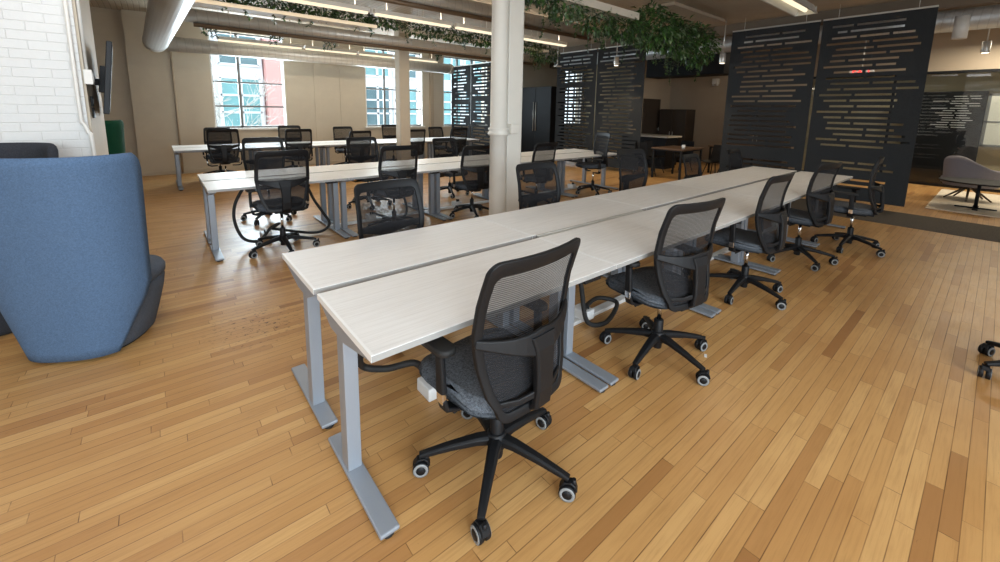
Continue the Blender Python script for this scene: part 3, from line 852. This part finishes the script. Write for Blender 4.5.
screen(6.14, 7.6, 9.06, .1, 3.29, 4, 'charcoal slatted felt screen between black cabinet and kitchen-side screen', GS)
screen(8.45, 9.55, 7.25, .1, 2.97, 5, 'slatted felt screen just left of the white round column, before the back windows', GS)
screen(9.58, 10.66, 7.25, .1, 2.97, 6, 'slatted felt screen at the back beside the third window', GS)

# ------------------------------------------------------------------ planting
def leaves(n, box, seed, size=(.05,.1), droop=.3, mats=(0,1,2), wts=(5,4,1), shape=None):
    rr = random.Random(seed); b = MB()
    for k in range(n):
        for _ in range(30):
            p = Vector((rr.uniform(-1,1), rr.uniform(-1,1), rr.uniform(-1,1)))
            if p.length < 1: break
        if rr.random() < .6: p = p.normalized()*rr.uniform(.65, 1.05)
        c = Vector((p.x*box[0], p.y*box[1], p.z*box[2]))
        if shape: c = shape(c, rr)
        l = rr.uniform(*size); w = l*rr.uniform(.38,.6)
        d_ = Vector((p.x+rr.uniform(-.8,.8), p.y+rr.uniform(-.8,.8), p.z*.5+rr.uniform(-.7,.5)-droop)).normalized()
        s_ = d_.cross(Vector((rr.uniform(-.4,.4), rr.uniform(-.4,.4), 1))).normalized(); up = s_.cross(d_)
        q = [c, c+d_*l*.45+s_*w*.5+up*.1*l, c+d_*l*.45-s_*w*.5+up*.1*l, c+d_*l-up*.12*l, c+d_*l*.45]
        b.add(q, [(0,4,1),(0,2,4),(4,3,1),(4,2,3)], rr.choices(mats, wts)[0], False)
    return b
def plant(x, y, z, box, n, seed, label, group, wts=(5,3,1), size=(.05,.1), vines=3):
    rr = random.Random(seed+99); o = empty('trailing_plant', (x, y, z))
    leaves(n, box, seed, size, wts=wts).build('foliage', [M['leaf1'], M['leaf2'], M['leaf3']], o)['kind'] = 'stuff'
    st = MB(); lv = MB()
    for k in range(vines):
        px, py = rr.uniform(-.9,.9)*box[0], rr.uniform(-.7,.7)*box[1]; ln = rr.uniform(.5, 1.6)*box[2]+.08
        P = [(px, py, -box[2]*.3), (px+rr.uniform(-.04,.04), py, -box[2]*.3-ln*.5), (px+rr.uniform(-.07,.07), py, -box[2]*.3-ln)]
        st.tube(catmull(P, 4), .004, 5)
        for q in catmull(P, 6)[2:]:
            for _ in range(2):
                d_ = Vector((rr.uniform(-1,1), rr.uniform(-1,1), rr.uniform(-.8,.2))).normalized(); l = rr.uniform(.04,.075)
                s_ = d_.cross(Vector((0,0,1))).normalized()*l*.3
                lv.add([q, q+d_*l*.5+s_, q+d_*l, q+d_*l*.5-s_], [(0,1,2),(0,2,3)], rr.choice((0,0,1)))
    if vines:
        st.build('vines', M['leaf1'], o)['kind'] = 'stuff'
        lv.build('vine_leaves', [M['leaf1'], M['leaf2']], o)['kind'] = 'stuff'
    tag(o, label, 'plant', group)
    return o
def shelf(x0, x1, y, z, w, label, hh=.05):
    o = empty('planter_shelf', ((x0+x1)/2, y, z)); h = (x1-x0)/2
    MB().box(-h, h, -w/2, w/2, 0, .02).box(-h, h, -w/2-.012, -w/2, -.005, hh).box(-h, h, w/2, w/2+.012, -.005, hh).build('tray', M['shelf'], o, .003)
    b = MB(); k = -h+.4
    while k < h:
        for s_ in (-1, 1): b.tube([(k, s_*w/2, .08), (k, s_*w/2, CH-z)], .005, 6)
        k += 1.5
    b.build('hanging_rod', M['rail'], o)
    tag(o, label, 'planter shelf', 'hanging planter shelves')
shelf(-.2, 2.6, 6.0, 2.95, .3, 'long white hanging planter shelf above the middle bench at upper left')
shelf(3.2, 7.0, 6.1, 3.0, .2, 'hanging planter shelf above the middle bench, behind the round column')
shelf(2.2, 5.4, 2.72, 3.0, .34, 'white hanging planter shelf right of the round column, over the front bench', .1)
GP = 'plants on the hanging shelves'
px = [.35, 1.0, 1.65, 2.25, 2.8]
for i, x in enumerate(px): plant(x, 6.0, 3.11, (.38,.16,.11), 420, 20+i, 'dark trailing plant, %s from the left on the upper left shelf' % ORD[i], GP, (7,2,0), (.05,.09), 2)
for i, x in enumerate([3.6, 4.3, 5.0, 5.7, 6.4]): plant(x, 6.0, 3.07, (.42,.17,.13), 420, 40+i, 'dark leafy plant, %s from the left on the shelf behind the column' % ORD[i], GP, (7,2,0), (.05,.1), 2)
plant(7.2, 6.3, 3.0, (.5,.2,.2), 600, 47, 'dark leafy plant hanging at the right end of the shelf behind the column', GP, (7,2,0), (.05,.1), 4)
big = [(3.3,2.7,3.1,.35,.2,.16,(5,4,1)), (3.9,2.72,3.0,.36,.22,.2,(3,3,4)), (4.6,2.75,2.92,.42,.24,.2,(6,3,1)), (5.4,2.75,2.9,.5,.26,.22,(6,3,1)), (6.25,2.78,3.03,.6,.3,.36,(3,6,1)), (7.1,2.8,2.98,.6,.3,.34,(5,4,1)), (7.95,2.85,2.93,.6,.32,.4,(5,5,0))]
nm = ['small leafy plant on the front shelf beside the round column','pale sage plant trailing from the front shelf near the column','dark ivy plant under the middle of the front shelf','dark ivy plant, fourth from the column on the front shelf','bright green bushy plant reaching highest on the front shelf','green bushy plant, second from the right end of the front shelf','large bushy green plant at the right end, beside the large slatted screens']
for i, (x, y, z, a, b_, c_, w) in enumerate(big):
    plant(x, y, z, (a, b_, c_), 900 if a > .45 else 520, 60+i, nm[i], GP, w, (.06,.14) if i > 3 else (.05,.1), 5)
for i, (x, y, z) in enumerate(((.35,7.2,2.88),(1.3,7.2,2.86),(2.2,7.2,2.86),(4.6,7.15,2.85))):
    plant(x, y, z, (.1,.06,.06), 40, 80+i, 'thin vine hanging below the spiral duct, %s from the left' % ORD[i], 'thin hanging vines', (1,0,0), (.04,.07), 3)

# ------------------------------------------------------------------ kitchen seen through the opening
tc = empty('tall_cabinet', (10.2, 9.3, 0))
MB().box(-.35, .35, -.75, .75, .06, 2.42).build('carcass', M['black_cab'], tc, .006)
for i, s_ in enumerate((-1, 1)):
    dd = MB().box(-.375, -.35, -.745 if s_ < 0 else .005, -.005 if s_ < 0 else .745, .1, 2.4).build('cabinet_door', M['black_cab'], tc, .004)
    MB().tube([(-.4,s_*.06,.9),(-.4,s_*.06,1.9)], .012, 8).build('handle', M['rail'], dd)
MB().box(-.35,.35,.755,.8,.06,2.42).build('side_panel', M['rail'], tc, .004)
MB().box(-.33,.33,-.73,.73,0,.06).build('plinth', M['rubber'], tc)
tag(tc, 'tall black double-door cabinet with steel handles right of the column', 'cabinet')
for (y0, y1, zt, x, lab) in ((5.25,6.15,1.72,12.9,'dark brown double-door cupboard against the kitchen wall'),(2.5,3.95,1.86,13.0,'dark cupboard glimpsed through the slots of the screen right of the kitchen opening')):
    o = empty('kitchen_cupboard', (x, (y0+y1)/2, 0)); W = (y1-y0)/2
    MB().box(-.3,.3,-W,W,.08,zt).build('carcass', M['cab_dark'], o, .004)
    MB().box(-.28,.28,-W+.01,W-.01,0,.08).build('plinth', M['rubber'], o)
    for s_ in (-1, 1):
        dd = MB().box(-.32,-.3,min(s_*.004,s_*(W-.004)),max(s_*.004,s_*(W-.004)),.1,zt-.02).build('cupboard_door', M['cab_dark'], o, .003)
        MB().tube([(-.34,s_*.05,.8),(-.34,s_*.05,1.0)], .008, 8).build('handle', M['rail'], dd)
    tag(o, lab, 'cupboard', None)
ki = empty('kitchen_counter', (10.9, 5.35, 0))
MB().box(-.4,.4,-.68,.9,.9,.945).build('countertop', M['counter'], ki, .004)
MB().box(-.34,.34,-.6,.85,0.08,.9).build('cabinet', M['black_cab'], ki, .004)
MB().box(-.3,.3,-.58,.83,0,.08).build('plinth', M['rubber'], ki)
tag(ki, 'dark kitchen counter with pale top beyond the screens', 'counter')
hb = empty('hanging_bulkhead', (11.2, 4.6, 2.62)); MB().box(-.35,.35,-1.1,1.1,0,.55).build('cabinet', M['black_cab'], hb, .006); MB().tube([(0,-.9,.55),(0,-.9,CH-2.62)], .015).tube([(0,.9,.55),(0,.9,CH-2.62)], .015).build('hanger', M['rail'], hb)
tag(hb, 'dark unit hung from the ceiling above the kitchen counter', 'hanging unit')
def dining_table(x, y, label):
    o = empty('dining_table', (x, y, 0))
    MB().box(-.55,.55,-.4,.4,.715,.75).build('tabletop', M['wood_table'], o, .004)
    for sx in (-1,1):
        for sy in (-1,1): MB().box(sx*.5-.022,sx*.5+.022,sy*.35-.022,sy*.35+.022,0,.715).build('leg', M['black'], o, .003)
    MB().box(-.5,.5,-.36,.36,.68,.715).build('apron', M['black'], o, .003)
    tag(o, label, 'table', 'kitchen tables')
dining_table(9.5, 3.85, 'brown dining table with black legs between the front bench and the kitchen')
dining_table(11.6, 3.4, 'brown dining table by the kitchen wall, farthest of the two')
def shell_chair():
    o = empty('shell_chair')
    b = MB(); vs = []; nx = 8
    prof = [(.22,.44),(.1,.43),(-.05,.425),(-.16,.44),(-.2,.52),(-.225,.62),(-.245,.74),(-.26,.84)]
    rings_o = []
    for off in (0, .012):
        for (y, z) in prof:
            for i in range(nx+1):
                q = 2*i/nx-1; w = .21 if z < .6 else .2-.1*(z-.6)
                vs.append((q*w, y+(.05*q*q if z > .46 else 0), z+(.04*q*q if z < .46 else 0)-off))
    m_ = len(prof); fs = []
    for o_ in (0, m_*(nx+1)):
        fs += [(o_+j*(nx+1)+i, o_+j*(nx+1)+i+1, o_+(j+1)*(nx+1)+i+1, o_+(j+1)*(nx+1)+i) for j in range(m_-1) for i in range(nx)]
    b.add(vs, fs, 0, True).build('seat_shell', M['black_cab'], o)
    for sx in (-1,1):
        for sy in (-1,1): MB().tube([(sx*.1,sy*.1,.425),(sx*.2,sy*.2,0)], [.014,.01], 8).build('leg', M['rubber'], o)
    return o
sh0 = shell_chair()
for i, (x, y, ro, lab) in enumerate(((9.75,4.62,175,'dark shell chair left of the dining table, before the kitchen counter'),(9.05,4.45,160,'dark shell chair at the near left corner of the dining table'),
      (9.85,3.1,80,'dark shell chair right of the dining table, nearer the table'),(10.35,2.95,80,'dark shell chair behind the other one right of the dining table'),(10.6,4.25,90,'dark shell chair at the far end of the dining table'))):
    o = sh0 if i == 0 else copy_tree(sh0)
    o.location = (x, y, 0); o.rotation_euler.z = R(ro); tag(o, lab, 'chair', 'dark shell chairs by the kitchen')
cu = MB().lathe([(.03,0),(.036,.01),(.04,.09),(.037,.09),(.033,.012),(.005,.01)], (9.32,3.62,.75), 18).build('cup', M['plug']); tag(cu, 'small white cup on the dining table by the kitchen', 'cup')
pp = MB().box(-.02,.02,-.008,.008,0,.0015).build('paper_scrap', M['plug'], loc=(2.18,-.2,.0002), rot=R(25)); tag(pp, 'small white scrap on the floor right of the second near chair', 'paper')
# illuminated exit sign behind the right screen
ex = empty('exit_sign', (12.2, 1.0, 2.62))
MB().box(-.03,.03,-.22,.22,-.1,.1).build('housing', M['white'], ex, .006)
cu_ = bpy.data.curves.new('letters', 'FONT'); cu_.body = 'EXIT'; cu_.size = .17; cu_.extrude = .004; cu_.align_x = 'CENTER'; cu_.align_y = 'CENTER'
lt = bpy.data.objects.new('lettering', cu_); COL.objects.link(lt); lt.parent = ex; lt.location = (-.035,0,0); lt.rotation_euler = (R(90),0,R(-90)); cu_.materials.append(M['red'])
dg = bpy.context.evaluated_depsgraph_get(); me_ = bpy.data.meshes.new_from_object(lt.evaluated_get(dg)); lm_ = bpy.data.objects.new('lettering', me_); COL.objects.link(lm_); lm_.parent = ex; lm_.location = lt.location; lm_.rotation_euler = lt.rotation_euler; bpy.data.objects.remove(lt)
MB().tube([(0,0,.1),(0,0,CH-2.62)], .012, 8).build('stem', M['white'], ex)
tag(ex, 'red lit exit sign glimpsed through the slots of the rightmost screen', 'sign')
# cone speaker/emergency unit on kitchen wall
el = empty('emergency_light', (13.3, 4.75, 2.62)); MB().box(-.04,.1,-.09,.09,-.1,.08).build('housing', M['white'], el, .01); MB().lathe([(.05,-.14),(.03,-.1)], (0.02,-.05,0), 14).lathe([(.05,-.14),(.03,-.1)], (.02,.06,0), 14).build('lamp_head', M['plug'], el)
tag(el, 'small white emergency light high on the taupe kitchen wall', 'emergency light')

# ------------------------------------------------------------------ lounge corner at far right
rg = MB().box(9.9, 13.0, -3.4, -.55, 0, .012).build('rug', M['rug'], bevel=.004); tag(rg, 'cream rug under the grey armchair at far right', 'rug')
ac = empty('armchair', (11.65, -.98, .012), R(-128))
def ach():
    b = MB().loft([[(x,y+.02,z) for x, y in rrect(.33*k, .32*k, .1)] for z, k in ((.3,.9),(.32,1),(.42,1),(.45,.93))])
    b.build('seat', M['mauve'], ac)
    b = MB(); rings = []
    for z, gx in ((.28,.0),(.4,.01),(.55,.02),(.66,.03),(.7,.03)):
        o_, i_ = [], []
        for k in range(25):
            a = R(-90-125+250*k/24); c, s_ = math.cos(a), math.sin(a)
            back = max(0, -s_)
            zz = z if z < .5 else z + (.16*back**2 - .1*(1-back))*(z-.5)/.2
            o_.append(((.37+gx)*c, (.37+gx)*s_, zz)); i_.append(((.29+gx)*c, (.29+gx)*s_, zz))
        rings.append(o_+i_[::-1])
    b.loft(rings).build('back_shell', M['mauve'], ac)
    for a in range(5):
        t = R(72*a+20); MB().tube([(0,0,.26),(.12*math.cos(t),.12*math.sin(t),.18),(.33*math.cos(t),.33*math.sin(t),.012)], [.022,.02,.014], 8).build('leg', M['walnut_leg'], ac)
    MB().lathe([(.05,.2),(.06,.24),(.14,.3)], n=16).build('swivel', M['walnut_leg'], ac)
ach(); tag(ac, 'grey upholstered tub armchair on the cream rug', 'armchair')
st = empty('side_table', (10.55, -1.12, .012)); MB().lathe([(.5,.46),(.51,.47),(.5,.485)], n=40).build('tabletop', M['black_cab'], st); MB().lathe([(.025,.02),(.025,.46)], n=14).build('stem', M['black'], st)
MB().box(-.25,.25,-.035,.035,0,.02).box(-.035,.035,-.25,.25,0,.02).build('base', M['black'], st, .004)
tag(st, 'low black round side table in front of the grey armchair', 'table')
# glass front of the far room
gp = MB().box(13.52, 13.54, YF, 2.25, .06, 2.6).build('glass_partition', M['part_glass']); 
MB().box(13.5,13.56,YF,2.25,0,.06).box(13.5,13.56,.55,.6,.06,2.6).box(13.5,13.56,-2.6,-2.55,.06,2.6).build('frame', M['black_cab'], gp)
tag(gp, 'glass room front with thin dark frame at far right', 'glass partition')
bd = empty('dark_board', (13.95, -.35, 0))
MB().box(-.02,.02,-.6,.7,.0,2.2).build('board', M['black_cab'], bd, .004)
rr9 = random.Random(4); sb9 = MB()
for k in range(14):
    z = 2.08-k*.055; y0 = rr9.uniform(-.55,-.3)
    for q in range(2):
        l_ = rr9.uniform(.15,.3); sb9.box(-.024,-.02,y0,y0+l_,z,z+.016); y0 += l_+.04
sb9.build('reflection_dashes', M['rail'], bd)  # pale dashes paint the slatted screens' reflection onto the board
tag(bd, 'tall dark board with dashes painted as reflection, behind the glass at far right', 'board')
w4 = MB().box(14.14,14.19,-2.3,-2.25,.95,2.15).box(14.14,14.19,-1.0,-.95,.95,2.15).box(14.14,14.19,-2.3,-.95,.95,1.0).box(14.14,14.19,-2.3,-.95,2.1,2.15).box(14.14,14.19,-2.3,-.95,1.5,1.53).build('window_4', M['winframe']); struct(w4)
MB().box(14.15,14.16,-2.26,-.99,.98,2.12).build('pane', M['blind'], w4)

# ------------------------------------------------------------------ world outside the windows
struct(MB().box(-20, 40, 11.6, 60, -6.2, -6).build('ground', M['asphalt']))
def building(x0, x1, y, z0, z1, mat, bays, label, glassm):
    o = empty('office_building', ((x0+x1)/2, y, z0)); W = (x1-x0)/2; Hh = z1-z0
    MB().box(-W, W, 0, 6, 0, Hh).build('wall', mat, o)
    for (a, c, e, f_, mt) in bays:
        w = MB().box(a, c, -.06, -.0, e, f_).build('window', mt, o)
        n = max(1, int((c-a)/.6)); fr = MB()
        for k in range(n+1):
            xx = a+(c-a)*k/n; fr.box(xx-.07, xx+.07, -.1, -.06, e, f_)
        k2 = max(1, int((f_-e)/.75)); 
        for k in range(k2+1):
            zz = e+(f_-e)*k/k2; fr.box(a, c, -.1, -.06, zz-.05, zz+.05)
        fr.build('window_frame', M['facade'], w)
    tag(o, label, 'building', 'buildings across the street')
    return o
def bayset(x0, x1, n, zs, ms):
    out = []; st_ = (x1-x0)/n; W = (x1-x0)/2
    for k in range(n):
        for i, (a, b_) in enumerate(zs): out.append((-W+st_*k+.15, -W+st_*(k+1)-.15, a, b_, M[ms[(k*2+i) % len(ms)]]))
    return out
FZ = [(.4,2.9),(3.5,5.9),(6.5,8.9),(9.5,11.9),(12.5,14.9),(15.5,17.5)]
building(-6, 3.75, 22, -6, 13, M['facade'], bayset(-6, 3.75, 5, FZ, ['teal','dkglass','teal','teal','dkglass']), 'white office building with teal glazing seen through the first window', 0)
building(3.8, 8.2, 21.5, -6, 13, M['pink'], [], 'pink brick building seen at the right of the first window', 0)
building(8.25, 24, 23, -6, 13, M['facade'], bayset(8.25, 24, 6, FZ, ['teal','teal','dkglass']), 'white office building with teal glazing seen through the right windows', 0)
tr = empty('street_tree', (1.2, 17.5, -6)); rr = random.Random(3); b = MB()
MB().tube([(0,0,0),(.1,0,3),(0,.1,6.2)], [.1,.08,.05], 8).build('trunk', M['bark'], tr)
def br(p, d_, l, r_, dep):
    q = p+d_*l; m_ = p+d_*l*.5+Vector((rr.uniform(-.1,.1), rr.uniform(-.1,.1), rr.uniform(-.05,.1)))*l
    b.tube([p, m_, q], [r_, r_*.8, r_*.6], 5)
    if dep:
        for _ in range(3): br(q if rr.random() < .6 else m_, (d_+Vector((rr.uniform(-.9,.9), rr.uniform(-.6,.6), rr.uniform(-.5,.7)))).normalized(), l*.72, r_*.62, dep-1)
for k in range(16): br(Vector((0,.05,5+k*.17)), Vector((math.cos(k*2.4), math.sin(k*2.4)*.6, rr.uniform(.1,.7))).normalized(), 1.1, .03, 3)
b.build('branches', M['bark'], tr); tag(tr, 'bare pale-branched tree outside the first window', 'tree')

# ------------------------------------------------------------------ light
w = bpy.data.worlds.new('sky'); sc.world = w; w.use_nodes = True
nt = w.node_tree; bg = nt.nodes['Background']; bg.inputs[0].default_value = (.80, .90, 1., 1); bg.inputs[1].default_value = 2.7
def area(name, loc, rot, sx, sy, e, col):
    l = bpy.data.lights.new(name, 'AREA'); l.shape = 'RECTANGLE'; l.size = sx; l.size_y = sy; l.energy = e; l.color = col
    o = bpy.data.objects.new(name, l); COL.objects.link(o); o.location = loc; o.rotation_euler = rot
    return o
DAY = (.78, .9, 1.)
for (a, c), e in zip(OP, (60, 280, 150, 12)):
    area('daylight', ((a+c)/2, YF+.04, 2.), (R(62),0,0), c-a, 2.2, e, DAY)
for (a, c), e in zip(WIN, (270, 200, 100, 12)):
    area('daylight', ((a+c)/2, YB+.5, 2.2), (R(-90),0,0), c-a, 2.2, e, DAY)
WARM = (1., .85, .66)
area('lamp_or_fill', (3.2, 5.5, 3.05), (0,0,0), 7.4, .12, 66, WARM)
area('lamp_or_fill', (3.2, 5.5, 3.2), (R(180),0,0), 7.4, .12, 30, WARM)
area('lamp_or_fill', (3.2, 9.35, 3.02), (R(180),0,0), 5.4, .12, 10, WARM)
area('lamp_or_fill', (-.6, 1.4, 3.48), (0,0,0), 1.6, 4., 62, (.95,.96,1.))  # added fill that brightens the left floor, no fixture here
area('lamp_or_fill', (3.2, 9.35, 2.88), (0,0,0), 5.4, .1, 42, WARM)
area('lamp_or_fill', (6.1, .86, 3.06), (0,0,0), 2.1, .2, 14, WARM)
area('lamp_or_fill', (1.5, -2.2, 3.4), (0,0,0), 7., .3, 22, (1, .9, .76))  # unseen overhead fill added to soften the frontal daylight
area('lamp_or_fill', (11.8, 1.5, 3.2), (0,0,0), .3, 6., 20, WARM)  # ambient fill added behind the screens, belongs to no fixture
area('lamp_or_fill', (12.9, -2.2, 3.2), (0,0,0), .3, 3., 120, (1,.92,.75))  # fill added to lift the beige wall behind the glass
for (x, y, z) in ((8.5,5.1,2.7),(8.5,3.17,2.7),(11.4,-.86,2.75),(11.2,3.6,2.55)):
    l = bpy.data.lights.new('spot_lamp', 'SPOT'); l.energy = 55; l.color = (1,.78,.5); l.spot_size = R(95); l.spot_blend = .6; l.shadow_soft_size = .05
    o = bpy.data.objects.new('spot_lamp', l); COL.objects.link(o); o.location = (x, y, z)

vs = sc.view_settings
vs.view_transform = 'Standard'; vs.look = 'None'; vs.gamma = 1; vs.use_curve_mapping = False; vs.exposure = 0
